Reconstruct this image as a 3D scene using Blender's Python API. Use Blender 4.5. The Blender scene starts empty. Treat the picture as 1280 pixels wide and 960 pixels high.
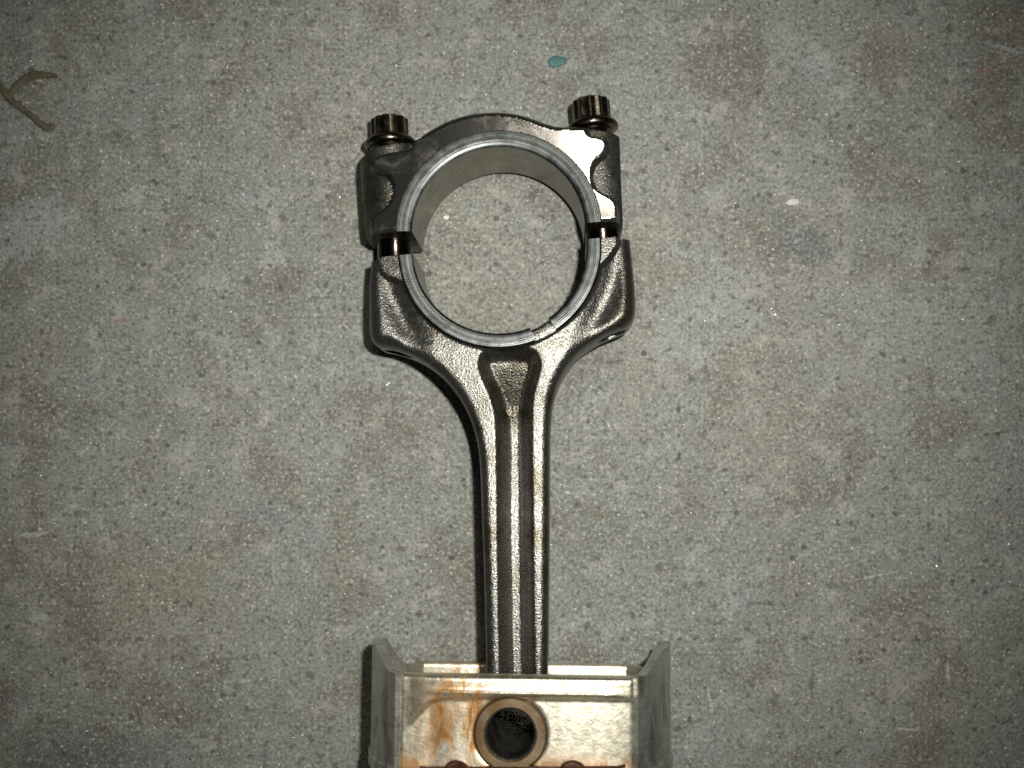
import bpy, bmesh, math, random
import numpy as np
from mathutils import Vector, Matrix

random.seed(7)
rng = np.random.default_rng(7)
S = bpy.context.scene
C = S.collection

# ------------------------------------------------------------------ camera
CAM_H = 310.0                     # mm above the concrete
K = 300.0 / 1280.0                # mm on the floor per photo pixel
cam_d = bpy.data.cameras.new('camera')
cam_d.sensor_width = 36.0
cam_d.lens = 36.0 * CAM_H / 300.0
cam_d.clip_start = 0.01
cam_d.clip_end = 20.0
cam_d.dof.use_dof = True
cam_d.dof.focus_distance = 0.288
cam_d.dof.aperture_fstop = 20.0
cam = bpy.data.objects.new('camera', cam_d)
cam.location = (0, 0, CAM_H / 1000)
C.objects.link(cam)
S.camera = cam

# ------------------------------------------------------------------ light
W = bpy.data.worlds.new('World'); S.world = W; W.use_nodes = True
W.node_tree.nodes['Background'].inputs[0].default_value = (0.82, 1.0, 0.95, 1)
W.node_tree.nodes['Background'].inputs[1].default_value = 0.022

fl = bpy.data.lights.new('camera_flash', 'SPOT')
fl.energy = 4.4
fl.spot_size = math.radians(77)
fl.spot_blend = 1.0
fl.shadow_soft_size = 0.0045
fl.color = (1.0, 0.98, 0.92)
flash = bpy.data.objects.new('camera_flash', fl)
flash.location = (0.024, 0.024, 0.312)
flash.rotation_euler = (Vector((0.0, 0.004, 0.0)) - Vector(flash.location)).to_track_quat('-Z', 'Y').to_euler()
C.objects.link(flash)

rl = bpy.data.lights.new('added_lug_lamp', 'AREA')  # unseen lamp, added to put the bright reflection on the right lug
rl.shape = 'DISK'; rl.size = 0.20
rl.energy = 1.9
rl.color = (1.0, 0.93, 0.82)
lug_lamp = bpy.data.objects.new('added_lug_lamp', rl)
LUG = Vector((0.026, 0.056, 0.028))
LUG_LAMP_DIR = Vector((0.03, 0.50, 1.0)).normalized()
lug_lamp.location = LUG + LUG_LAMP_DIR * 1.5
lug_lamp.rotation_euler = (-LUG_LAMP_DIR).to_track_quat('-Z', 'Y').to_euler()
C.objects.link(lug_lamp)

S.render.engine = 'CYCLES'
S.view_settings.view_transform = 'Standard'
S.view_settings.look = 'None'
S.view_settings.gamma = 1
S.view_settings.exposure = 0.0
S.cycles.use_denoising = False
S.cycles.pixel_filter_type = 'BLACKMAN_HARRIS'
S.cycles.filter_width = 1.6
S.cycles.sample_clamp_indirect = 1.0
S.cycles.blur_glossy = 1.0
S.cycles.max_bounces = 6

# ------------------------------------------------------------------ geometry of the place (mm)
# The rod, cap, bolts and piston all lie on one plane: the piston skirt lifts
# that end, so the plane rises towards the piston and a little to the right.
LEAN, ROLL = 0.112, 0.055
N = Vector((-ROLL, LEAN, 1.0)).normalized()
VA = (Vector((0, 1, 0)) - N * N.y).normalized()
UA = VA.cross(N).normalized()
RING_H = 12.0

def ray(px, py):
    return Vector(((px - 640) * K, (480 - py) * K, -CAM_H))

CAMP = Vector((0, 0, CAM_H))
zt = 30.5
T0 = CAMP + ray(624, 309) * ((CAM_H - zt) / CAM_H)
O = T0 - N * RING_H

def loc(px, py, w=0.0):
    """photo pixel -> (u, v) in the plane lying w mm above the rod's mid plane"""
    r = ray(px, py)
    t = ((O + N * w) - CAMP).dot(N) / r.dot(N)
    p = CAMP + r * t - O
    return (p.dot(UA), p.dot(VA))

def locs(pts, w=0.0):
    return [loc(x, y, w) for x, y in pts]

FRAME = Matrix(((UA.x, VA.x, N.x, O.x / 1000), (UA.y, VA.y, N.y, O.y / 1000), (UA.z, VA.z, N.z, O.z / 1000), (0, 0, 0, 1)))

def floor_pt(px, py, z=0.0):
    f = (CAM_H - z) / CAM_H
    return ((px - 640) * K * f / 1000, (480 - py) * K * f / 1000)

# ------------------------------------------------------------------ helpers
def thing(name, label, cat, mat=None, group=None):
    o = bpy.data.objects.new(name, None)
    o.empty_display_size = 0.01
    C.objects.link(o)
    if mat is not None:
        o.matrix_world = mat
    o['label'] = label; o['category'] = cat
    if group: o['group'] = group
    return o

def mesh_obj(name, verts, faces, mat, parent=None, sharp=32, offset=None, mats=None, fmat=None):
    """verts in mm"""
    me = bpy.data.meshes.new(name)
    v = np.asarray(verts, dtype=float) / 1000.0
    me.from_pydata(v.tolist(), [], faces)
    me.validate(clean_customdata=False)
    me.update()
    bm = bmesh.new(); bm.from_mesh(me)
    bmesh.ops.recalc_face_normals(bm, faces=bm.faces)
    bm.to_mesh(me); bm.free()
    me.polygons.foreach_set('use_smooth', [True] * len(me.polygons))
    if sharp: me.set_sharp_from_angle(angle=math.radians(sharp))
    me.materials.append(mat)
    o = bpy.data.objects.new(name, me)
    C.objects.link(o)
    if parent is not None: o.parent = parent
    if offset is not None: o.location = Vector(offset) / 1000.0
    return o

# ---- 2D distance fields (arrays X, Y in mm, negative inside)
def chaikin(pts, n=2):
    p = np.asarray(pts, dtype=float)
    for _ in range(n):
        q = np.roll(p, -1, axis=0)
        a = p * 0.75 + q * 0.25; b = p * 0.25 + q * 0.75
        p = np.empty((len(a) * 2, 2)); p[0::2] = a; p[1::2] = b
    keep = np.linalg.norm(p - np.roll(p, 1, axis=0), axis=1) > 1e-4
    return p[keep]

def sd_poly(poly):
    P = np.asarray(poly, dtype=float); Q = np.roll(P, -1, axis=0)
    def f(X, Y):
        d2 = np.full(X.shape, 1e18); inside = np.zeros(X.shape, bool)
        for (ax, ay), (bx, by) in zip(P, Q):
            ex, ey = bx - ax, by - ay
            t = np.clip(((X - ax) * ex + (Y - ay) * ey) / (ex * ex + ey * ey), 0, 1)
            d2 = np.minimum(d2, (X - ax - t * ex) ** 2 + (Y - ay - t * ey) ** 2)
            if ey != 0:
                c = (ay > Y) != (by > Y)
                inside ^= c & (X < ex * (Y - ay) / ey + ax)
        d = np.sqrt(d2)
        return np.where(inside, -d, d)
    return f

def sd_circ(cx, cy, r):
    return lambda X, Y: np.hypot(X - cx, Y - cy) - r

def sd_half(a, b):
    """negative on the left of a->b"""
    ax, ay = a; ex, ey = b[0] - a[0], b[1] - a[1]
    L = math.hypot(ex, ey)
    return lambda X, Y: ((X - ax) * ey - (Y - ay) * ex) / L

def sstep(a, b, x):
    t = np.clip((x - a) / (b - a), 0, 1)
    return t * t * (3 - 2 * t)

def smin(a, b, k):
    h = np.clip(0.5 + 0.5 * (b - a) / k, 0, 1)
    return b * (1 - h) + a * h - k * h * (1 - h)

def smax(a, b, k):
    return -smin(-a, -b, k)

def rounding(d, r):
    t = np.clip(-d, 0, r)
    return r - np.sqrt(np.maximum(r * r - (r - t) ** 2, 0))

def plate(name, sdf, top, bottom, box, res, mat, parent, sharp=38):
    """solid whose outline is sdf<0, top/bottom are height fields"""
    x0, x1, y0, y1 = box
    nx = int((x1 - x0) / res) + 1; ny = int((y1 - y0) / res) + 1
    X, Y = np.meshgrid(x0 + np.arange(nx) * res, y0 + np.arange(ny) * res)
    D = sdf(X, Y)
    inn = D < -0.3 * res
    cell = inn[:-1, :-1] | inn[1:, :-1] | inn[:-1, 1:] | inn[1:, 1:]
    used = np.zeros_like(inn)
    used[:-1, :-1] |= cell; used[1:, :-1] |= cell; used[:-1, 1:] |= cell; used[1:, 1:] |= cell
    snap = used & ~inn
    sx, sy = X[snap].copy(), Y[snap].copy()
    e = 0.02
    for _ in range(5):
        d = sdf(sx, sy)
        gx = (sdf(sx + e, sy) - sdf(sx - e, sy)) / (2 * e); gy = (sdf(sx, sy + e) - sdf(sx, sy - e)) / (2 * e)
        g2 = np.maximum(gx * gx + gy * gy, 0.25)
        st = np.clip(d, -res, res)
        sx -= st * gx / g2; sy -= st * gy / g2
    X[snap] = sx; Y[snap] = sy
    idx = -np.ones(inn.shape, int)
    n = int(used.sum()); idx[used] = np.arange(n)
    U, V = X[used], Y[used]
    H, B = top(U, V), bottom(U, V)
    verts = np.concatenate([np.stack([U, V, H], 1), np.stack([U, V, B], 1)])
    cy, cx = np.nonzero(cell)
    a = idx[cy, cx]; b = idx[cy, cx + 1]; c = idx[cy + 1, cx + 1]; d_ = idx[cy + 1, cx]
    quads = np.stack([a, b, c, d_], 1)
    faces = quads.tolist() + (quads[:, ::-1] + n).tolist()
    edges = {}
    for q in quads.tolist():
        for i in range(4):
            p, r = q[i], q[(i + 1) % 4]
            if (r, p) in edges: del edges[(r, p)]
            else: edges[(p, r)] = 1
    for (p, r) in edges:
        faces.append([r, p, p + n, r + n])
    return mesh_obj(name, verts, faces, mat, parent, sharp)

def lathe(profile, n=96, a0=0.0, a1=2 * math.pi):
    """closed profile [(r, w)...] revolved about the w axis; partial arcs get end caps"""
    full = abs(a1 - a0 - 2 * math.pi) < 1e-6
    m = len(profile); steps = n if full else n + 1
    verts, faces = [], []
    for i in range(steps):
        a = a0 + (a1 - a0) * i / n
        ca, sa = math.cos(a), math.sin(a)
        verts += [(r * ca, r * sa, w) for r, w in profile]
    for i in range(n):
        j = (i + 1) % steps
        for k in range(m):
            l = (k + 1) % m
            faces.append([i * m + k, j * m + k, j * m + l, i * m + l])
    if not full:
        faces.append(list(range(m))); faces.append([(steps - 1) * m + k for k in range(m)][::-1])
    return verts, faces

def shift(verts, faces, base):
    return [[i + base for i in f] for f in faces]

def merge(*vf):
    V, F = [], []
    for v, f in vf:
        F += [[i + len(V) for i in q] for q in f]; V += list(v)
    return V, F

# ------------------------------------------------------------------ materials
class NT:
    def __init__(self, name):
        self.m = bpy.data.materials.new(name); self.m.use_nodes = True
        self.t = self.m.node_tree; self.cache = {}
        self.b = self.t.nodes['Principled BSDF']
        self.tc = self.t.nodes.new('ShaderNodeTexCoord').outputs['Object']
    def n(self, kind, **kw):
        nd = self.t.nodes.new('ShaderNode' + kind)
        for k, v in kw.items(): setattr(nd, k, v)
        return nd
    def link(self, a, b): self.t.links.new(a, b)
    def val(self, sock, v):
        if hasattr(v, 'is_output') : self.link(v, sock)
        elif isinstance(v, tuple) and len(v) == 3 and sock.type == 'RGBA': sock.default_value = (*v, 1)
        else: sock.default_value = v
    def noise(self, scale, detail=2, rough=0.5, dist=0.0, vec=None):
        key = (scale, detail, rough, dist, vec)
        if key in self.cache: return self.cache[key]
        nd = self.n('TexNoise'); nd.inputs['Scale'].default_value = scale
        nd.inputs['Detail'].default_value = detail; nd.inputs['Roughness'].default_value = rough
        nd.inputs['Distortion'].default_value = dist
        self.link(vec or self.tc, nd.inputs['Vector']); self.cache[key] = nd.outputs['Fac']
        return nd.outputs['Fac']
    def ramp(self, fac, lo, hi, a=0.0, b=1.0):
        nd = self.n('MapRange'); nd.interpolation_type = 'SMOOTHSTEP'
        self.val(nd.inputs['Value'], fac)
        for i, v in zip((1, 2, 3, 4), (lo, hi, a, b)): nd.inputs[i].default_value = v
        return nd.outputs[0]
    def math(self, op, a, b=0.0):
        nd = self.n('Math', operation=op); self.val(nd.inputs[0], a); self.val(nd.inputs[1], b); return nd.outputs[0]
    def mix(self, fac, a, b, mode='MIX'):
        nd = self.n('Mix', data_type='RGBA', blend_type=mode)
        self.val(nd.inputs[0], fac); self.val(nd.inputs[6], a); self.val(nd.inputs[7], b); return nd.outputs[2]
    def bump(self, h, strength, dist, normal=None):
        nd = self.n('Bump'); nd.inputs['Strength'].default_value = strength; nd.inputs['Distance'].default_value = dist
        self.link(h, nd.inputs['Height'])
        if normal is not None: self.link(normal, nd.inputs['Normal'])
        return nd.outputs[0]
    def out(self, color=None, rough=None, metal=None, normal=None, spec=None, coat=None):
        for k, v in (('Base Color', color), ('Roughness', rough), ('Metallic', metal), ('Normal', normal), ('Specular IOR Level', spec), ('Coat Weight', coat)):
            if v is not None: self.val(self.b.inputs[k], v)
        return self.m

def mat_forged():
    t = NT('forged_steel')
    oil = t.ramp(t.noise(90, 4, 0.6), 0.45, 0.7)
    col = t.mix(oil, (0.150, 0.147, 0.132), (0.086, 0.077, 0.057))
    rust = t.ramp(t.noise(140, 3, 0.6, 0.3), 0.66, 0.78)
    col = t.mix(t.math('MULTIPLY', rust, 0.6), col, (0.10, 0.055, 0.025))
    n1 = t.noise(2100, 2, 0.6); n2 = t.noise(520, 2, 0.5)
    nb = t.bump(n1, 0.72, 0.00019, t.bump(n2, 0.20, 0.0004))
    return t.out(col, t.ramp(t.noise(700, 2), 0.3, 0.7, 0.24, 0.38), 0.90, nb)

def mat_turned():
    t = NT('turned_steel')
    sx = t.n('SeparateXYZ'); t.link(t.tc, sx.inputs[0])
    r = t.math('SQRT', t.math('ADD', t.math('MULTIPLY', sx.outputs[0], sx.outputs[0]), t.math('MULTIPLY', sx.outputs[1], sx.outputs[1])))
    ln = t.n('TexNoise', noise_dimensions='1D'); ln.inputs['Scale'].default_value = 2600; ln.inputs['Detail'].default_value = 3
    t.link(r, ln.inputs['W'])
    l2 = t.n('TexNoise', noise_dimensions='1D'); l2.inputs['Scale'].default_value = 700; l2.inputs['Detail'].default_value = 1
    t.link(r, l2.inputs['W'])
    smear = t.noise(160, 4, 0.65, 0.6)
    col = t.mix(t.ramp(l2.outputs['Fac'], 0.40, 0.62), (0.092, 0.100, 0.097), (0.18, 0.192, 0.185))
    col = t.mix(t.ramp(smear, 0.5, 0.72, 0, 0.75), col, (0.07, 0.072, 0.070))
    nb = t.bump(ln.outputs['Fac'], 0.35, 0.00012, t.bump(smear, 0.10, 0.0006))
    return t.out(col, t.ramp(t.noise(300, 3), 0.3, 0.7, 0.26, 0.42), 1.0, nb)

def mat_ground():
    t = NT('ground_steel_face')
    sm = t.noise(130, 4, 0.6, 0.4)
    col = t.mix(t.ramp(sm, 0.5, 0.75), (0.50, 0.48, 0.45), (0.36, 0.35, 0.33))
    nb = t.bump(t.noise(220, 2), 0.05, 0.0003)
    return t.out(col, t.ramp(t.noise(150, 4, 0.65, 0.8), 0.45, 0.8, 0.14, 0.25), 1.0, nb)

def mat_bolt():
    t = NT('oiled_bolt_steel')
    col = t.mix(t.ramp(t.noise(350, 3, 0.6), 0.4, 0.7), (0.145, 0.122, 0.093), (0.075, 0.062, 0.047))
    return t.out(col, t.ramp(t.noise(500, 2), 0.3, 0.7, 0.2, 0.33), 1.0, t.bump(t.noise(900, 2), 0.12, 0.0002))

def mat_alloy(name, varnish):
    t = NT(name)
    base = t.mix(t.ramp(t.noise(220, 3), 0.35, 0.7), (0.90, 0.845, 0.69), (0.85, 0.79, 0.625))
    sx = t.n('SeparateXYZ'); t.link(t.tc, sx.inputs[0])
    mp = t.n('Mapping'); mp.inputs['Scale'].default_value = (1.0, 0.42, 1.0); t.link(t.tc, mp.inputs['Vector'])
    streak = t.noise(170, 4, 0.62, 0.8, mp.outputs[0])
    col, rough, metal = base, 0.36, 1.0
    if varnish:
        # baked oil: strongest to the left of the pin and along the crown
        left = t.ramp(sx.outputs[0], -0.004, 0.003, 1.0, 0.0)
        l0 = t.ramp(sx.outputs[0], -0.0225, -0.0115, 0.0, 1.0)
        zone = t.math('MULTIPLY', left, l0)
        band = t.math('MAXIMUM', zone, t.ramp(sx.outputs[1], SEAM + 0.0005, SEAM + 0.0055, 0.9, 0.0))
        m1 = t.math('MULTIPLY', band, t.ramp(streak, 0.36, 0.60))
        far = t.math('MULTIPLY', t.ramp(t.noise(260, 4, 0.65, 0.5), 0.68, 0.84), 0.12)
        m = t.math('MINIMUM', t.math('ADD', m1, far), 1.0)
        tan = t.mix(t.ramp(streak, 0.45, 0.75), (0.50, 0.25, 0.07), (0.22, 0.085, 0.02))
        olive = t.math('MULTIPLY', t.ramp(sx.outputs[0], -0.026, -0.014, 1.0, 0.0), t.ramp(t.noise(200, 4, 0.6, 0.5, mp.outputs[0]), 0.35, 0.65, 0.25, 0.9))  # olive stain tint, with weaker light at the left end painted in
        col = t.mix(olive, base, (0.46, 0.42, 0.27))
        col = t.mix(m, col, tan)
        rough = t.ramp(t.noise(600, 2), 0.3, 0.7, 0.34, 0.42)
        metal = t.ramp(m, 0, 1, 1.0, 0.55)
    else:
        col = t.mix(t.ramp(streak, 0.45, 0.7, 0, 0.85), (0.56, 0.565, 0.52), (0.24, 0.22, 0.17))
        mv = t.n('Mapping'); mv.inputs['Scale'].default_value = (0.05, 1.0, 0.05); t.link(t.tc, mv.inputs['Vector'])
        scuff = t.noise(260, 4, 0.7, 0.0, mv.outputs[0])
        col = t.mix(t.ramp(scuff, 0.52, 0.70, 0, 0.55), col, (0.16, 0.15, 0.12))
        rough = t.ramp(t.noise(600, 2), 0.3, 0.7, 0.30, 0.46)
        metal = 0.85
    nb = t.bump(t.noise(1300, 2), 0.22, 0.0002, t.bump(t.noise(300, 2), 0.02, 0.0005))
    if not varnish: nb = t.bump(t.noise(1500, 2, 0.6, 0.0, mv.outputs[0]), 0.8, 0.00018, nb)
    return t.out(col, rough, metal, nb)

def mat_pin():
    t = NT('wrist_pin_steel')
    sx = t.n('SeparateXYZ'); t.link(t.tc, sx.inputs[0])
    col = t.mix(t.ramp(t.noise(160, 3, 0.6), 0.4, 0.65), (0.215, 0.165, 0.105), (0.155, 0.095, 0.045))
    return t.out(col, 0.38, 0.8, t.bump(t.noise(800, 2), 0.1, 0.0002))

def mat_plain(name, color, rough=0.5, metal=0.0, var=0.25, bump=0.1, scale=500, spec=0.5):
    t = NT(name)
    dk = tuple(c * (1 - var) for c in color)
    col = t.mix(t.ramp(t.noise(scale, 3, 0.6), 0.35, 0.7), color, dk)
    return t.out(col, rough, metal, t.bump(t.noise(scale * 2, 2), bump, 0.0003), spec)

def mat_concrete():
    t = NT('concrete')
    big = t.noise(9, 4, 0.55, 0.4); mid = t.noise(38, 5, 0.6, 0.3); patch = t.noise(60, 3, 0.55, 0.5)
    tone = t.noise(17, 3, 0.5)
    col = t.mix(t.ramp(big, 0.35, 0.65), (0.236, 0.236, 0.203), (0.212, 0.227, 0.209))
    col = t.mix(t.ramp(tone, 0.50, 0.72, 0, 0.45), col, (0.190, 0.176, 0.145))
    col = t.mix(t.ramp(patch, 0.52, 0.70, 0, 0.65), col, (0.225, 0.25, 0.245))
    col = t.mix(t.ramp(mid, 0.32, 0.54, 0.8, 0), col, (0.140, 0.130, 0.105))
    col = t.mix(t.ramp(t.noise(120, 4, 0.65), 0.50, 0.70, 0, 0.55), col, (0.40, 0.39, 0.345))
    # stains, scuffs and tone patches with a shape of their own
    def blob(px, py, rx, ry, ang, color, strength, nscale=120, warp=0.5, lo=0.55, hi=1.15):
        nonlocal col
        x, y = floor_pt(px, py)
        mp = t.n('Mapping'); mp.vector_type = 'TEXTURE'
        mp.inputs['Location'].default_value = (x, y, 0)
        mp.inputs['Rotation'].default_value = (0, 0, math.radians(ang))
        mp.inputs['Scale'].default_value = (rx * K / 1000, ry * K / 1000, 1)
        t.link(t.tc, mp.inputs['Vector'])
        ln = t.n('VectorMath', operation='LENGTH'); t.link(mp.outputs[0], ln.inputs[0])
        nz = t.math('MULTIPLY', t.math('SUBTRACT', t.noise(140 if nscale < 350 else 700, 3, 0.65), 0.5), warp * 4)
        d = t.math('ADD', ln.outputs['Value'], nz)
        col = t.mix(t.ramp(d, lo, hi, strength, 0.0), col, color)
    blob(328, 642, 34, 15, -12, (0.18, 0.205, 0.205), 0.7)
    blob(350, 712, 10, 6, 0, (0.30, 0.36, 0.37), 0.5)
    blob(1000, 300, 46, 26, -30, (0.105, 0.115, 0.125), 0.62)
    blob(940, 62, 34, 22, 20, (0.13, 0.13, 0.12), 0.5)
    blob(1000, 65, 55, 24, -35, (0.34, 0.37, 0.37), 0.4)
    blob(880, 400, 90, 55, 30, (0.35, 0.375, 0.37), 0.4)
    blob(1140, 400, 130, 90, 20, (0.31, 0.325, 0.30), 0.3)
    blob(190, 745, 110, 55, 10, (0.20, 0.165, 0.115), 0.4, 120, 0.7, 0.3, 1.5)
    blob(150, 170, 22, 14, 0, (0.10, 0.097, 0.085), 0.5)
    blob(38, 285, 60, 34, 40, (0.36, 0.38, 0.38), 0.45)
    blob(430, 700, 22, 90, 5, (0.20, 0.16, 0.12), 0.35)
    blob(40, 668, 22, 4, 6, (0.42, 0.43, 0.42), 0.8, 900, 0.35)
    blob(48, 773, 16, 6, 10, (0.40, 0.41, 0.40), 0.7, 900, 0.35)
    blob(1094, 720, 36, 1.5, 11, (0.46, 0.47, 0.45), 0.7, 900, 0.3)
    blob(1185, 838, 2.4, 20, 3, (0.50, 0.51, 0.48), 0.7, 900, 0.3)
    blob(1130, 911, 34, 2.0, -6, (0.46, 0.47, 0.45), 0.65, 900, 0.3)
    blob(888, 878, 2.4, 22, 8, (0.46, 0.47, 0.45), 0.6, 900, 0.3)
    blob(1255, 60, 34, 3, -14, (0.42, 0.45, 0.45), 0.6, 900, 0.4)
    blob(275, 900, 3.0, 70, -4, (0.12, 0.115, 0.10), 0.45, 400, 0.35)
    blob(280, 835, 12, 14, 0, (0.10, 0.098, 0.09), 0.5, 300, 0.4)
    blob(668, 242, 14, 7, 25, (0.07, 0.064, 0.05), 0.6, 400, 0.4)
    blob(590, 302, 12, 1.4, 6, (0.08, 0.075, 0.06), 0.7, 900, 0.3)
    blob(1229, 86, 9, 6, 0, (0.30, 0.12, 0.08), 0.55, 600, 0.35)
    blob(152, 400, 9, 6, 0, (0.27, 0.16, 0.12), 0.5, 600, 0.2)
    blob(560, 690, 46, 30, 20, (0.15, 0.142, 0.12), 0.35)
    blob(850, 640, 40, 60, -20, (0.16, 0.152, 0.13), 0.35)
    blob(300, 480, 70, 40, 15, (0.31, 0.31, 0.275), 0.35)
    blob(120, 950, 120, 50, 0, (0.13, 0.14, 0.135), 0.5)  # darker patch in the lower left corner
    # sand in the paste
    g1 = t.noise(1050, 3, 0.65); g2 = t.noise(380, 2, 0.6)
    col = t.mix(t.ramp(g1, 0.50, 0.66, 0, 0.58), col, (0.44, 0.43, 0.375))
    col = t.mix(t.ramp(g1, 0.33, 0.47, 0.58, 0), col, (0.080, 0.076, 0.064))
    col = t.mix(t.ramp(g2, 0.30, 0.45, 0.7, 0), col, (0.095, 0.090, 0.075))
    # separate dark aggregate grains and pits
    def specks(scale, size, gate, color, strength, soft=0.08):
        nonlocal col
        mp = t.n('Mapping'); mp.inputs['Location'].default_value = (scale * 0.013, scale * 0.007, 0); t.link(t.tc, mp.inputs['Vector'])
        wob = t.n('TexNoise'); wob.inputs['Scale'].default_value = scale * 1.6; t.link(t.tc, wob.inputs['Vector'])
        vm = t.n('VectorMath', operation='MULTIPLY_ADD'); t.link(wob.outputs['Color'], vm.inputs[0])
        vm.inputs[1].default_value = (0.55 / scale,) * 3; t.link(mp.outputs[0], vm.inputs[2])
        vo = t.n('TexVoronoi', voronoi_dimensions='2D'); vo.inputs['Scale'].default_value = scale
        t.link(vm.outputs[0], vo.inputs['Vector'])
        sc = t.n('SeparateColor'); t.link(vo.outputs['Color'], sc.inputs[0])
        sz = t.math('MULTIPLY', sc.outputs[1], size)
        edge = t.math('SUBTRACT', vo.outputs['Distance'], sz)
        m = t.math('MULTIPLY', t.ramp(edge, -soft, 0.0, 1.0, 0.0), t.math('GREATER_THAN', sc.outputs[0], gate))
        col = t.mix(t.math('MULTIPLY', m, strength), col, color)
        return m
    specks(700, 0.46, 0.58, (0.075, 0.072, 0.062), 0.5, 0.2)
    p = specks(300, 0.34, 0.86, (0.055, 0.052, 0.045), 0.7, 0.18)
    specks(125, 0.21, 0.93, (0.085, 0.082, 0.074), 0.6, 0.14)
    specks(560, 0.42, 0.74, (0.50, 0.48, 0.42), 0.5, 0.2)
    specks(95, 0.20, 0.985, (0.22, 0.135, 0.09), 0.4, 0.10)
    nb = t.bump(t.noise(1100, 3, 0.6), 0.5, 0.00025, t.bump(t.noise(260, 3, 0.55), 0.40, 0.0007))
    nb = t.bump(p, -0.5, 0.0003, nb)
    return t.out(col, t.ramp(t.noise(500, 2), 0.3, 0.7, 0.55, 0.8), 0.0, nb, 0.4)

M_FORGED, M_TURNED, M_GROUND, M_BOLT = mat_forged(), mat_turned(), mat_ground(), mat_bolt()
SEAM = (loc(645, 845, 26.0)[1] - 21.8) / 1000
M_PANEL, M_SKIRT, M_PIN = mat_alloy('varnished_alloy', True), mat_alloy('skirt_alloy', False), mat_pin()
M_DOWEL = mat_plain('oily_dowel', (0.06, 0.05, 0.04), 0.16, 1.0, 0.4, 0.15)
M_BORE = mat_plain('dark_pin_bore', (0.085, 0.08, 0.068), 0.36, 0.6, 0.7, 0.35, 160)  # darker tone for the inside of the pin
M_MARK = mat_plain('oily_forging_mark', (0.10, 0.085, 0.065), 0.34, 0.9, 0.5, 0.4, 900)
M_WALL = mat_plain('honed_bore_wall', (0.30, 0.28, 0.235), 0.36, 0.75, 0.25, 0.12, 260)
M_DARK = mat_plain('burnt_oil', (0.075, 0.030, 0.012), 0.35, 0.3, 0.5, 0.2)
M_CONCRETE = mat_concrete()

# ------------------------------------------------------------------ floor
h = 900.0
fo = mesh_obj('floor', [(-h, -h, 0), (h, -h, 0), (h, h, 0), (-h, h, 0)], [[0, 1, 2, 3]], M_CONCRETE, sharp=0)
fo['kind'] = 'structure'

# loose quartz sand that glints in the flash
def grains(name, count, rmin, rmax, mat, label):
    V, F = [], []
    oct_v = np.array([(1, 0, 0), (-1, 0, 0), (0, 1, 0), (0, -1, 0), (0, 0, 1), (0, 0, -1)], float)
    oct_f = [(0, 2, 4), (2, 1, 4), (1, 3, 4), (3, 0, 4), (2, 0, 5), (1, 2, 5), (3, 1, 5), (0, 3, 5)]
    for _ in range(count):
        x, y = rng.uniform(-175, 175), rng.uniform(-130, 130)
        r = rmin + (rmax - rmin) * rng.random() ** 3
        q = np.linalg.qr(rng.normal(size=(3, 3)))[0]
        v = (oct_v * rng.uniform(0.6, 1.2, (6, 1)) * r) @ q.T + np.array([x, y, r * 0.25])
        F += [[i + len(V) for i in f] for f in oct_f]; V += v.tolist()
    o = mesh_obj(name, V, F, mat, sharp=0)
    o.data.polygons.foreach_set('use_smooth', [False] * len(o.data.polygons))
    o['kind'] = 'stuff'; o['label'] = label; o['category'] = 'sand'
    return o
grains('quartz_sand', 9000, 0.10, 0.50, mat_plain('quartz', (0.78, 0.76, 0.69), 0.22, 0.0, 0.3, 0.0, 300, 0.9), 'tiny glinting quartz grains set in the grey concrete floor')

# ------------------------------------------------------------------ connecting rod
BC = loc(624, 309, RING_H)                 # big end bore centre, rod half
CC = loc(622.5, 288, RING_H)               # bore centre of the lifted cap
BR = 23.0
ROD_L, ROD_R = loc(478, 321, 11), loc(772, 296, 11)
CAP_L, CAP_R = loc(470, 291, 11), loc(771, 277, 11)
BOLT_AX = [(loc(487, 150, 0), loc(499, 432, 0)), (loc(738, 126, 0), loc(764, 408, 0))]
PINW = 25.5
PC = loc(638, 918, PINW)                   # wrist pin centre

rod_m = FRAME
rod = thing('connecting_rod', 'dark forged steel connecting rod with long I-beam shank running into the piston', 'connecting rod', rod_m)

out_px = [(468, 290), (468, 290), (466, 332), (464, 350), (463.5, 385), (464, 415), (466, 428), (475, 436), (488, 438), (502, 441), (524, 450), (546, 465), (566, 485), (583, 510),
          (595, 540), (601, 575), (603, 640), (606, 720), (608, 800), (609, 842), (611, 900), (613, 930), (680, 930), (684, 900), (685, 842), (686, 760), (687, 640), (687, 575), (688, 530), (691, 503),
          (699, 478), (714, 453), (735, 434), (757, 421), (780, 413), (790, 406), (794, 394), (793, 362), (789, 325), (785, 280), (785, 280)]
outline = chaikin(locs(out_px, 3.0), 2)
pocket_px = [(611, 437), (636, 435.5), (661, 436), (671, 440), (677, 452), (676.5, 463), (672, 478), (667, 495), (664.5, 515), (664, 541), (665, 600), (666, 700), (667.5, 800), (668.5, 838),
             (670, 900), (625, 900), (625, 838), (624, 800), (622.5, 700), (621.5, 600), (621.5, 541), (619, 515), (612, 494), (603, 476), (598, 463), (598, 450), (603, 441)]
pocket = chaikin(locs(pocket_px, 6.0), 2)
f_out, f_pock = sd_poly(outline), sd_poly(pocket)
f_joint = sd_half(ROD_R, ROD_L)            # negative below the joint
f_bore = sd_circ(BC[0], BC[1], BR + 2.2)
f_eye = sd_circ(PC[0], PC[1], 10.4)
f_pin = sd_circ(PC[0], PC[1], 8.9)

padR = sd_poly(chaikin(locs([(735, 270), (772, 270), (772, 270), (773, 303), (768, 312), (757, 328), (735, 345)], 10.8), 2))
padL = sd_poly(chaikin(locs([(472, 290), (472, 290), (474, 336), (482, 345), (494, 349), (510, 357), (540, 340), (530, 290)], 10.8), 2))

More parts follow.
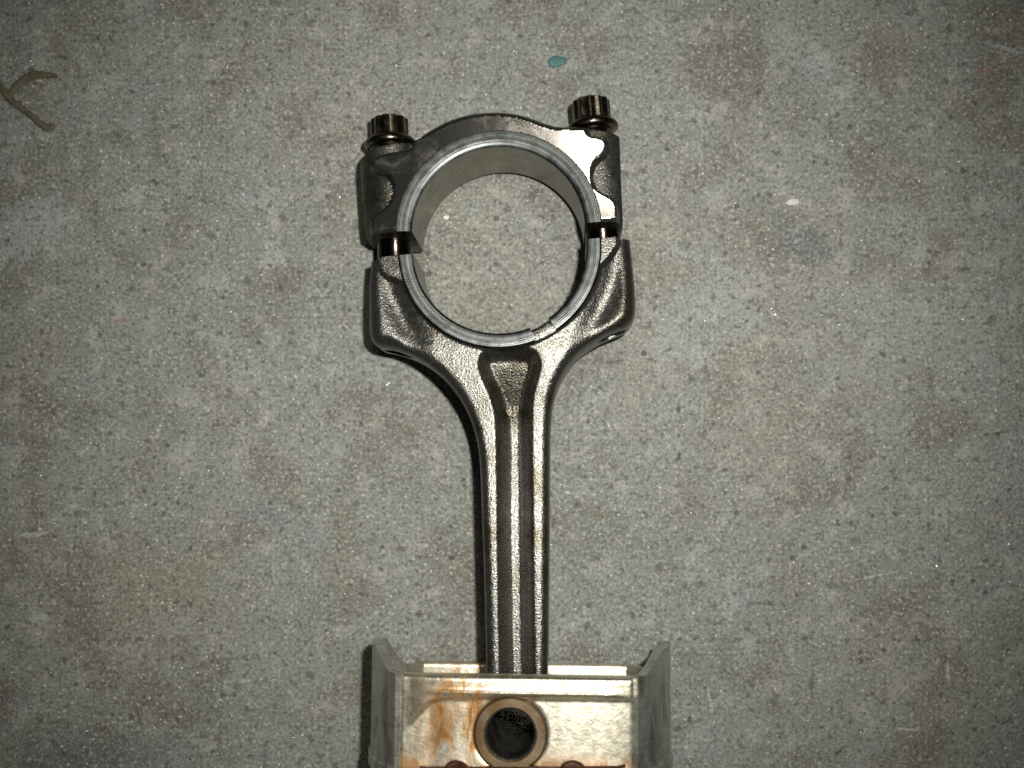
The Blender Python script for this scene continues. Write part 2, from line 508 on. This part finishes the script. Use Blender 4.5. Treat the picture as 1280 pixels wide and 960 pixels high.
def sdf_rod(X, Y):
    d = smin(f_out(X, Y), f_eye(X, Y), 1.5)
    d = np.maximum(d, f_joint(X, Y))
    d = np.maximum(d, -f_pin(X, Y))
    return np.maximum(d, -f_bore(X, Y))

def sdf_rod_edge(X, Y):                    # edges that are rounded off (not the joint, not the bore)
    return smin(f_out(X, Y), f_eye(X, Y), 1.5)

def h_rod(X, Y):
    sh = sstep(-52, -24, Y)                # 0 on the shank, 1 at the shoulders
    hs = 7.2 + 2.6 * sh
    side = sstep(27, 33, np.abs(X - 2))    # flanks beside the bolts
    r = 2.5 + 0.6 * sh + 1.6 * sh * side
    hh = hs - rounding(sdf_rod_edge(X, Y), r)
    # hollow of the forging between ring and bolt flank
    dl = np.hypot(X - BC[0], Y - BC[1]) - (BR + 3.7)
    hollow = np.exp(-((dl - 4.5) / 3.6) ** 2) * sstep(17, 27, np.abs(X - BC[0]))
    hh = hh - 1.6 * hollow
    hh = smax(hh, 10.4 - 2.2 * np.maximum(dl, 0), 1.2) * (dl < 6) + hh * (dl >= 6)
    hh = np.minimum(hh, hs + 3)
    # I-beam pocket
    t = -f_pock(X, Y)
    key = sstep(-52, -34, Y)
    t = t + 0.6 - 0.2 * key
    wid = 4.35 - 0.25 * key
    dep = 4.0 + 2.2 * sstep(-72, -46, Y) - 3.3 * sstep(-49, -25, Y)
    hh = hh - dep * 0.5 * (1 - np.cos(np.clip(t / wid, 0, 1) * math.pi))
    # flat lands beside the joint
    for p in (padL, padR):
        d = p(X, Y)
        hh = np.maximum(hh, 10.9 - 2.6 * np.clip(d + 0.35, 0, 3)) * (d < 2.5) + hh * (d >= 2.5)
        hh = np.minimum(hh, 11.3)
    return hh

us = [p[0] for p in outline]
shank = plate('shank', sdf_rod, h_rod, lambda X, Y: -h_rod(X, Y), (min(us) - 1, max(us) + 1, PC[1] - 14.5, 8), 0.36, M_FORGED, rod)

# bolt holes breaking out under the shoulders
def axis_matrix(a, b, w=0.0):
    """z axis along a->b in the plane, origin at a"""
    z = Vector((b[0] - a[0], b[1] - a[1], 0)).normalized(); x = Vector((0, 0, 1)).cross(z).normalized(); y = z.cross(x)
    m = Matrix(((x.x, y.x, z.x, a[0]), (x.y, y.y, z.y, a[1]), (x.z, y.z, z.z, w), (0, 0, 0, 1)))
    return m

def xf(verts, m):
    return [tuple(m @ Vector(v)) for v in verts]

def solid_cyl(r, z0, z1, n=40):
    v = [(r * math.cos(2 * math.pi * i / n), r * math.sin(2 * math.pi * i / n), z) for z in (z0, z1) for i in range(n)]
    f = [[i, (i + 1) % n, n + (i + 1) % n, n + i] for i in range(n)] + [list(range(n))[::-1], list(range(n, 2 * n))]
    return v, f

cutters = []
HOLE_LEN = []
for (a, b) in BOLT_AX:
    A = Vector(a); B = Vector(b); L = (B - A).length; HOLE_LEN.append(L)
    v, f = solid_cyl(3.9, L - 14, L + 25)
    cutters.append((xf(v, axis_matrix(a, b)), f))
cv, cf = merge(*cutters)
cut = mesh_obj('cut', cv, cf, M_FORGED, rod, sharp=0)
bpy.context.view_layer.update()
md = shank.modifiers.new('holes', 'BOOLEAN'); md.object = cut; md.operation = 'DIFFERENCE'; md.solver = 'EXACT'
dg = bpy.context.evaluated_depsgraph_get()
new_me = bpy.data.meshes.new_from_object(shank.evaluated_get(dg))
if len(new_me.polygons) > 1000:
    shank.modifiers.clear(); shank.data = new_me; new_me.name = 'shank'
    new_me.set_sharp_from_angle(angle=math.radians(38))
else:
    shank.modifiers.clear()
bpy.data.objects.remove(cut, do_unlink=True)

def ring_profile(ri, ro, hh, c=0.7, co=0.5):
    return [(ri, hh - 0.5 * c), (ri + 0.22 * c, hh - 0.30 * c), (ri + 0.75 * c, hh - 0.13 * c), (ri + 1.35 * c, hh), (ro - co, hh), (ro, hh - co), (ro, -hh + co), (ro - co, -hh), (ri + 1.35 * c, -hh), (ri, -hh + c)]

def ang(px, py, c, w=RING_H):
    p = loc(px, py, w); return math.atan2(p[1] - c[1], p[0] - c[0])

aL, aR = math.atan2(ROD_L[1] - BC[1], ROD_L[0] - BC[0]), math.atan2(ROD_R[1] - BC[1], ROD_R[0] - BC[0])
if aL > 0: aL -= 2 * math.pi
n0, n1 = ang(663, 411, BC), ang(687.5, 400, BC)
RO = BR + 4.0
r1 = lathe(ring_profile(BR, RO, RING_H), 90, aL + 0.004, n0)
r2 = lathe(ring_profile(BR, RO, RING_H), 60, n1, aR - 0.004)
r3 = lathe(ring_profile(BR + 0.15, RO - 0.2, RING_H - 3.6), 14, n0 - 0.02, n1 + 0.02)
def bore_finish(o):
    o.data.materials.append(M_WALL)
    for p in o.data.polygons:
        if math.hypot(p.center.x, p.center.y) < (BR + 0.06) / 1000 and abs(p.normal.z) < 0.3: p.material_index = 1
bore_finish(mesh_obj('thrust_face', *r1, M_TURNED, rod, 30, (BC[0], BC[1], 0)))
bore_finish(mesh_obj('thrust_face', *r2, M_TURNED, rod, 30, (BC[0], BC[1], 0)))
mesh_obj('bearing_notch', *r3, M_FORGED, rod, 30, (BC[0], BC[1], 0))

# raised forging mark in the web of the I-beam
mc = loc(640, 511, 5)
def bar(x0, y0, x1, y1, hw, z0, z1):
    d = Vector((x1 - x0, y1 - y0)).normalized(); n = Vector((-d.y, d.x)) * hw
    q = [(x0 + n.x, y0 + n.y), (x1 + n.x, y1 + n.y), (x1 - n.x, y1 - n.y), (x0 - n.x, y0 - n.y)]
    k = 0.7
    cx, cy = (x0 + x1) / 2, (y0 + y1) / 2
    v = [(x, y, z0) for x, y in q] + [(cx + (x - cx) * 0.9, cy + (y - cy) * 0.9, z1) for x, y in q]
    return v, [[0, 1, 2, 3], [7, 6, 5, 4], [0, 4, 5, 1], [1, 5, 6, 2], [2, 6, 7, 3], [3, 7, 4, 0]]
zf = float(h_rod(np.array([mc[0]]), np.array([mc[1]]))[0])
ov, of = lathe([(1.5, zf - 0.3 - zf), (1.62, 0.32), (1.95, 0.32), (2.1, -0.4)], 36)
ov = [(x * 0.85, y * 1.0, z) for x, y, z in ov]
mk = merge((ov, of), bar(-0.55, -1.5, -0.55, 1.4, 0.2, -0.4, 0.32), bar(0.55, -1.5, 0.55, 1.4, 0.2, -0.4, 0.32), bar(-1.3, -0.4, 1.3, -0.4, 0.2, -0.4, 0.30))
mesh_obj('forging_mark', *mk, M_MARK, rod, 30, (mc[0], mc[1], zf))

# ------------------------------------------------------------------ bearing cap
cap = thing('bearing_cap', 'arched steel bearing cap with polished lug, loosened from the rod', 'bearing cap', FRAME)
cap_px = [(463, 330), (463, 330), (460, 305), (457, 280), (454, 248), (451.5, 214), (453, 204), (462, 196), (476, 190), (494, 187), (513, 185), (530, 180), (548, 169), (564, 161), (582, 155),
          (602, 151.5), (622, 150.5), (643, 152), (663, 157), (684, 165.5), (702, 169.5), (727, 167.5), (750, 170), (764, 173), (773, 176), (774, 178), (775, 220), (777, 265), (778, 300), (778, 300)]
f_cap = sd_poly(chaikin(locs(cap_px, 3.0), 2))
f_cj = sd_half(CAP_L, CAP_R)               # negative above the joint
f_cb = sd_circ(CC[0], CC[1], BR + 2.2)
cpR = sd_poly(chaikin(locs([(676, 172), (690, 169), (703, 170.5), (727, 169), (748, 171.5), (756, 175), (758, 184), (753, 193), (744, 200), (738.5, 211), (738.5, 225), (743, 236), (754, 243), (767, 250), (771.5, 260), (772, 310), (710, 310), (706, 230)], 11.5), 2))
cpL = sd_poly(chaikin(locs([(566, 168), (540, 180), (515, 188), (490, 190), (472, 196), (463, 205), (468, 211), (481, 214), (490, 222), (493.5, 238), (488, 254), (476, 264), (465, 272), (464, 282), (466, 330), (530, 330), (540, 230)], 11.5), 2))

def sdf_cap(X, Y):
    d = np.maximum(f_cap(X, Y), f_cj(X, Y))
    return np.maximum(d, -f_cb(X, Y))

def line_dist(a, b, X, Y):
    L = math.hypot(b[0] - a[0], b[1] - a[1])
    return ((X - a[0]) * (b[1] - a[1]) - (Y - a[1]) * (b[0] - a[0])) / L

def h_cap(X, Y):
    e = f_cap(X, Y)
    hh = 9.6 - rounding(e, 2.4)
    for s, (a, b) in zip((-1, 1), BOLT_AX):
        d = line_dist(a, b, X, Y)
        m = sstep(17, 22, s * (X - CC[0]))
        barrel = np.sqrt(np.maximum(9.3 ** 2 - d * d, 6.0)) * 0.93
        barrel = np.minimum(barrel, 8.9 - rounding(e, 1.4) * 0.8)
        hh = hh * (1 - m) + barrel * m
    for p in (cpL, cpR):
        d = p(X, Y)
        pad = 11.6 - 3.2 * np.clip(d + 0.25, 0, 6)
        hh = np.where(d < 4, smax(hh, pad, 0.25), hh)
        hh = np.where(d < -0.55, 11.45, np.minimum(hh, 11.45))
    m2 = sstep(25, 20, np.abs(X - CC[0]))
    hh = np.where(m2 > 0, np.maximum(hh, hh * (1 - m2) + (11.55 - 1.5 * rounding(e, 2.2)) * m2), hh)
    return np.minimum(hh, 11.45) - 0.9 * np.clip(0.9 + f_cj(X, Y), 0, 0.9)

body = plate('cap_body', sdf_cap, h_cap, lambda X, Y: -h_cap(X, Y), (-45, 45, -8, 45), 0.33, M_FORGED, cap)
# machined side faces of the lugs
def sdf_face(X, Y):
    e = f_cap(X, Y)
    arch = np.maximum(e + 1.45, np.abs(X - CC[0]) - 23)
    d = smin(smin(cpL(X, Y), arch, 2.5), cpR(X, Y), 2.5) + 0.1
    d = np.maximum(np.maximum(d, e + 0.45), f_cj(X, Y) + 0.8)
    return np.maximum(d, -sd_circ(CC[0], CC[1], BR + 3.0)(X, Y))
plate('machined_face', sdf_face, lambda X, Y: 11.74 - 0.10 * (sdf_face(X, Y) > -0.12), lambda X, Y: np.full(X.shape, 9.0), (-45, 45, -8, 45), 0.33, M_GROUND, cap, 30)
cL = math.atan2(CAP_L[1] - CC[1], CAP_L[0] - CC[0]) % (2 * math.pi)
cR = math.atan2(CAP_R[1] - CC[1], CAP_R[0] - CC[0])
bore_finish(mesh_obj('thrust_face', *lathe(ring_profile(BR, BR + 4.5, RING_H, 1.1, 0.3), 130, cR + 0.004, cL - 0.004), M_TURNED, cap, 30, (CC[0], CC[1], 0)))

# ------------------------------------------------------------------ cap bolts
def spline_head(r0, r1, z0, z1, n=12):
    prof = []
    V, F = [], []
    m = n * 4
    rows = [(z0 + 0.0, 0.90), (z0 + 0.45, 1.0), (z1, 1.0)]
    for z, s in rows:
        for i in range(m):
            ph = i % 4
            r = (r1 if ph in (0, 1) else r0) * s
            a = 2 * math.pi * (i + (0.15 if ph in (0, 2) else -0.15)) / m
            V.append((r * math.cos(a), r * math.sin(a), z))
    # dished end
    for z, s in ((z0 + 0.0, 0.70), (z0 + 0.7, 0.58)):
        for i in range(m):
            a = 2 * math.pi * i / m; V.append((r0 * s * math.cos(a), r0 * s * math.sin(a), z))
    order = [4, 3, 0, 1, 2]
    for k in range(4):
        A, B = order[k] * m, order[k + 1] * m
        F += [[A + i, A + (i + 1) % m, B + (i + 1) % m, B + i] for i in range(m)]
    F.append([4 * m + i for i in range(m)])
    F.append([2 * m + i for i in range(m)][::-1])
    return V, F

blabels = ['dark twelve-point cap bolt on the left lug, lower in the picture', 'dark twelve-point cap bolt above the shiny bright right lug']
for k, ((a, b), lb, head_px, seat_px) in enumerate(zip(BOLT_AX, blabels, [(486.5, 148), (737.5, 125)], [(488.5, 190), (741, 170)])):
    hp, sp = loc(*head_px, 0), loc(*seat_px, 0)
    st = axis_matrix(hp, b)
    L = math.hypot(b[0] - hp[0], b[1] - hp[1])
    s = math.hypot(sp[0] - hp[0], sp[1] - hp[1])
    mm = Matrix.Translation(Vector((0, 0, 0)))
    fr = FRAME.copy()
    lm = st.copy(); lm.translation = lm.translation / 1000
    bo = thing('cap_bolt', lb, 'bolt', fr @ lm, 'bolts through the bearing cap')
    mesh_obj('bolt_head', *spline_head(5.0, 5.34, 0.35, s - 3.1), M_BOLT, bo, 25)
    q = s - 3.6
    fp = [(4.0, q - 0.5), (5.3, q - 0.5), (5.7, q - 0.2), (6.3, q + 0.1), (6.8, q + 0.45), (7.1, q + 0.95), (7.2, q + 1.45), (7.05, q + 2.0), (6.65, q + 2.4), (6.0, q + 2.6), (4.0, q + 2.6)]
    mesh_obj('flange', *lathe(fp, 72), M_BOLT, bo, 40)
    np_ = [(3.0, q + 2.4), (5.6, q + 2.4), (5.75, q + 2.8), (5.5, q + 3.3), (4.9, q + 3.6), (4.6, q + 5.5), (3.0, q + 5.5)]
    mesh_obj('neck', *lathe(np_, 64), M_BOLT, bo, 40)
    # threaded shank through the cap into the rod
    z, prof = q + 5.0, []
    prof.append((0.01, z)); prof.append((3.8, z))
    z2 = L - 3.2
    zz = z + 16
    prof.append((3.8, zz - 0.1))
    while zz < z2 - 1.2:
        prof += [(3.45, zz), (3.85, zz + 0.45), (3.85, zz + 0.6)]; zz += 1.05
    prof += [(3.0, z2), (0.01, z2 + 0.1)]
    mesh_obj('threaded_shank', *lathe(prof, 40), M_BOLT, bo, 50)
    # hollow locating dowel bridging the gap
    gp = loc(490, 304, 0) if k == 0 else loc(755, 287, 0)
    dz = math.hypot(gp[0] - hp[0], gp[1] - hp[1])
    dp = [(4.0, dz - 6), (4.8, dz - 6), (4.8, dz + 4.5), (4.5, dz + 5), (4.0, dz + 5)]
    mesh_obj('locating_dowel', *lathe(dp, 48), M_DOWEL, bo, 40)

# ------------------------------------------------------------------ piston
R_P, HP = 39.0, 26.0
corner = math.asin(HP / R_P)
EU, EV = loc(645, 845, HP)                 # middle of the panel's rod-side edge
PU = EU
piston = thing('piston', 'pale aluminium piston lying on its side with brown oil varnish round the pin', 'piston', FRAME)
half = R_P * math.cos(corner)
CROWN_B = 21.8

hole = sd_circ(PC[0], PC[1], 8.95)
def sdf_panel(X, Y):
    d = np.maximum(np.abs(X - PU) - (half - 0.4), np.maximum(Y - EV, (EV - CROWN_B - 1) - Y))
    return np.maximum(d, -hole(X, Y))
rec = sd_poly(chaikin(locs([(553, 871), (700, 871), (835, 874), (835, 874), (835, 975), (835, 975), (450, 975), (450, 975), (470, 938), (500, 917), (518, 896), (534, 877)], HP), 2))
def h_panel(X, Y):
    t = -rec(X, Y)
    hh = HP + 0.9 - 1.5 * sstep(-0.4, 1.0, t) * sstep(-28, -19, X - PU) - 0.75 * sstep(-21, -28, X - PU)
    b = EV - Y
    hh = hh + 0.45 * np.exp(-((b - 3.9) / 0.55) ** 2) * sstep(-22, -19, X - PU) * sstep(-26, -20, -(X - PU))   # cast rib along the edge
    hh = hh - rounding(-np.minimum(b, 9), 1.2)
    hh = hh - rounding(-np.maximum(half - 0.4 - np.abs(X - PU), 0.0), 1.6)
    hh = hh - 1.1 * sstep(15, 29, np.abs(X - PU - 3)) ** 1.5
    boss = np.hypot(X - PC[0], Y - PC[1]) - 8.95
    return hh - 0.35 * np.clip(0.5 - boss, 0, 0.5)
plate('pin_panel', sdf_panel, h_panel, lambda X, Y: np.full(X.shape, HP - 3.2), (PU - 32, PU + 32, EV - 24, EV + 2), 0.33, M_PANEL, piston)

# far panel, its inner face seen past the rod
FV = loc(645, 830, -HP + 4.0)[1]
def sdf_far(X, Y):
    return np.maximum(np.abs(X - PU) - (half - 0.4), np.maximum(Y - FV, (EV - CROWN_B - 1) - Y))
def h_far(X, Y):
    return -HP + 4.0 - rounding(-np.minimum(FV - Y, 9), 0.8)
plate('pin_panel', sdf_far, h_far, lambda X, Y: np.full(X.shape, -HP), (PU - 32, PU + 32, EV - 24, FV + 2), 0.5, M_PANEL, piston)

def skirt(side):
    na, nb = 48, 40
    grid_o, grid_i = [], []
    b1 = EV - CROWN_B - 1.0
    for i in range(na + 1):
        t = -1 + 2 * i / na
        a = corner * t * 1.0
        at = abs(t)
        # rod-side edge: long in the middle, swept back towards the panels
        q_ = float(sstep(0.50, 0.93, np.array(at)) if t > 0 else sstep(0.04, 0.72, np.array(at)))
        ext = 5.2 * (1 - q_) + q_ * (0.2 if t > 0 else FV - EV)
        top = EV + float(ext) - (1.5 * max(0, -t) if False else 0)
        for j in range(nb + 1):
            v = top + (b1 - top) * (j / nb)
            rr = R_P - 0.12 * (j / nb)
            grid_o.append((PU + side * rr * math.cos(a), v, rr * math.sin(a)))
            ri = R_P - 2.4 - 0.5 * (j / nb)
            grid_i.append((PU + side * ri * math.cos(a), v, ri * math.sin(a)))
    n = len(grid_o); st = nb + 1
    V = grid_o + grid_i; F = []
    for i in range(na):
        for j in range(nb):
            q = [i * st + j, (i + 1) * st + j, (i + 1) * st + j + 1, i * st + j + 1]
            F.append(q); F.append([x + n for x in q[::-1]])
    for i in range(na):
        for j in (0, nb):
            p, r = i * st + j, (i + 1) * st + j; F.append([p, r, r + n, p + n])
    for j in range(nb):
        for i in (0, na):
            p, r = i * st + j, i * st + j + 1; F.append([p, r, r + n, p + n])
    mesh_obj('skirt', V, F, M_SKIRT, piston, 40)
skirt(-1); skirt(1)

# crown with ring grooves (mostly below the picture's edge)
b0 = 0.0
pr = [(0.01, 2.0), (33.0, 2.0), (33.0, 0.0), (39.2, 0.0), (39.4, 0.3)]
z = 3.0
for gw in (2.6, 1.5, 1.2):
    pr += [(39.4, z), (35.8, z), (35.8, z + gw), (39.4, z + gw)]; z += gw + 2.6
pr += [(39.3, z + 2.6), (38.9, z + 3.0), (0.01, z + 3.0)]
cv, cf = lathe(pr, 120)
cm = axis_matrix((PU, EV - CROWN_B), (PU, EV - CROWN_B - 10))
mesh_obj('crown', xf(cv, cm), cf, M_SKIRT, piston, 30)
# oil drain bosses where the panel meets the ring land
for px in (571, 716):
    q = loc(px, 968, HP)
    bp = [(1.2, HP - 2), (3.4, HP - 2), (3.4, HP + 0.5), (2.9, HP + 0.9), (1.6, HP + 0.7), (1.2, HP)]
    mesh_obj('oil_drain_boss', *lathe(bp, 40), M_DARK, piston, 40, (q[0], q[1], 0))
# varnished seam under the ring land
sv, sf = [], []
q0, q1 = loc(520, 961, HP), loc(785, 959, HP)
mesh_obj('varnish_seam', *bar(q0[0], q0[1], q1[0], q1[1], 0.45, HP - 1.5, HP + 0.25), M_DARK, piston, 40)
# pin bosses inside
for s in (1, -1):
    bp = [(9.0, 11.5 * s), (11.0, 11.5 * s), (11.2, 12 * s), (11.2, 23.2 * s), (9.0, 23.2 * s)]
    mesh_obj('pin_boss', *lathe(bp, 60), M_SKIRT, piston, 40, (PC[0], PC[1], 0))

# wrist pin
wm = FRAME @ Matrix.Translation(Vector((PC[0] / 1000, PC[1] / 1000, 0)))
pin = thing('wrist_pin', 'hollow brown-stained steel wrist pin seen end-on in the piston panel', 'wrist pin', wm)
wt = HP - 0.15
wp = [(6.1, wt - 0.35), (6.4, wt), (8.3, wt), (8.8, wt - 0.5), (8.8, -wt + 0.5), (8.3, -wt), (6.4, -wt), (6.1, -wt + 0.35)]
mesh_obj('tube', *lathe(wp, 96), M_PIN, pin, 25)
lp = [(6.4, wt - 0.5), (6.02, wt - 0.5), (5.75, wt - 0.9), (5.3, wt - 13), (4.9, wt - 14), (4.9, -wt + 14), (5.75, -wt + 0.9), (6.4, -wt + 0.5)]
mesh_obj('bore_liner', *lathe(lp, 96), M_BORE, pin, 25)  # darker liner inside the tube

# ------------------------------------------------------------------ small things on the floor
def ribbon(name, pts, widths, thick, mat, label, cat, group=None):
    """flattened, slightly irregular strip lying on the concrete"""
    P = []
    n = 8
    q = [pts[0]] + list(pts) + [pts[-1]]
    for i in range(1, len(q) - 2):
        for s in range(n):
            t = s / n
            P.append([0.5 * ((2 * q[i][k]) + (-q[i - 1][k] + q[i + 1][k]) * t + (2 * q[i - 1][k] - 5 * q[i][k] + 4 * q[i + 1][k] - q[i + 2][k]) * t * t + (-q[i - 1][k] + 3 * q[i][k] - 3 * q[i + 1][k] + q[i + 2][k]) * t ** 3) for k in (0, 1)])
    P.append(list(pts[-1]))
    P = np.array([[c * 1000 for c in floor_pt(*p)] for p in P])
    T = np.gradient(P, axis=0); T /= np.linalg.norm(T, axis=1)[:, None]
    Wd = np.interp(np.linspace(0, 1, len(P)), np.linspace(0, 1, len(widths)), widths) * K
    V, F = [], []
    m = 10
    for i in range(len(P)):
        nx, ny = -T[i, 1], T[i, 0]
        w = Wd[i] * (1 + 0.12 * math.sin(i * 1.7)) * (0.35 if i in (0, len(P) - 1) else 1)
        for k in range(m):
            a = 2 * math.pi * k / m
            c, s_ = math.cos(a), math.sin(a)
            V.append((P[i, 0] + nx * w / 2 * c, P[i, 1] + ny * w / 2 * c, thick * (0.5 + 0.5 * s_) + 0.02))
    for i in range(len(P) - 1):
        for k in range(m):
            F.append([i * m + k, i * m + (k + 1) % m, (i + 1) * m + (k + 1) % m, (i + 1) * m + k])
    F.append(list(range(m))); F.append([(len(P) - 1) * m + k for k in range(m)][::-1])
    o = mesh_obj(name, V, F, mat, None, 50)
    o['label'] = label; o['category'] = cat
    if group: o['group'] = group
    return o
M_STEM = mat_plain('dry_stem', (0.125, 0.112, 0.07), 0.65, 0, 0.4, 0.3, 300, 0.3)
ribbon('dried_stem', [(-6, 98), (3, 110), (11, 122), (24, 133), (40, 145), (50, 154), (60, 160), (69, 157)], [7, 8, 9, 8, 7, 8, 10, 7], 1.0, M_STEM, 'long olive-brown dried stem at the left edge, sloping down to the right', 'stem', 'dried stems at the left edge')
ribbon('dried_stem', [(12, 119), (20, 110), (30, 101), (42, 95), (56, 94), (73, 96)], [6, 10, 11, 11, 9, 4], 1.0, M_STEM, 'short thick dried stem curving up and right from the longer one', 'stem', 'dried stems at the left edge')

def chip(name, px, py, rx, ry, hh, mat, label, cat, seed, n=22, dome=True):
    r_ = np.random.default_rng(seed)
    ph = r_.uniform(0, 6.28, 4)
    x, y = [c * 1000 for c in floor_pt(px, py)]
    V, F = [], []
    rows = [(1.0, 0.02), (0.94, hh * 0.55), (0.75, hh * 0.9), (0.4, hh)] if dome else [(1.0, 0.02), (0.97, hh), (0.5, hh * 1.05)]
    for s, z in rows:
        for i in range(n):
            a = 2 * math.pi * i / n
            w = 1 + (0.10 * math.sin(2 * a + ph[0]) + 0.09 * math.sin(3 * a + ph[1]) + 0.05 * math.sin(5 * a + ph[2]))
            V.append((x + rx * K * w * s * math.cos(a), y + ry * K * w * s * math.sin(a), z))
    for k in range(len(rows) - 1):
        F += [[k * n + i, k * n + (i + 1) % n, (k + 1) * n + (i + 1) % n, (k + 1) * n + i] for i in range(n)]
    F.append([(len(rows) - 1) * n + i for i in range(n)]); F.append(list(range(n))[::-1])
    o = mesh_obj(name, V, F, mat, None, 50)
    o['label'] = label; o['category'] = cat
    return o
chip('paint_drop', 696, 77, 11.5, 7.5, 0.35, mat_plain('teal_paint', (0.055, 0.165, 0.165), 0.55, 0, 0.3, 0.1, 500), 'small teal drop of dried paint on the concrete above the bearing cap', 'paint drop', 3)
chip('plaster_chip', 990.5, 253, 8.0, 4.5, 0.4, mat_plain('white_plaster', (0.62, 0.63, 0.58), 0.7, 0, 0.15, 0.3, 600), 'small pale flake lying on the concrete to the right of the cap', 'flake', 11, 9, False)
chip('plaster_chip', 558, 272, 4.2, 2.6, 0.5, mat_plain('white_grit', (0.7, 0.69, 0.62), 0.5, 0, 0.15, 0.3, 600), 'tiny white speck of grit on the floor inside the big round bore', 'flake', 5, 8, False)
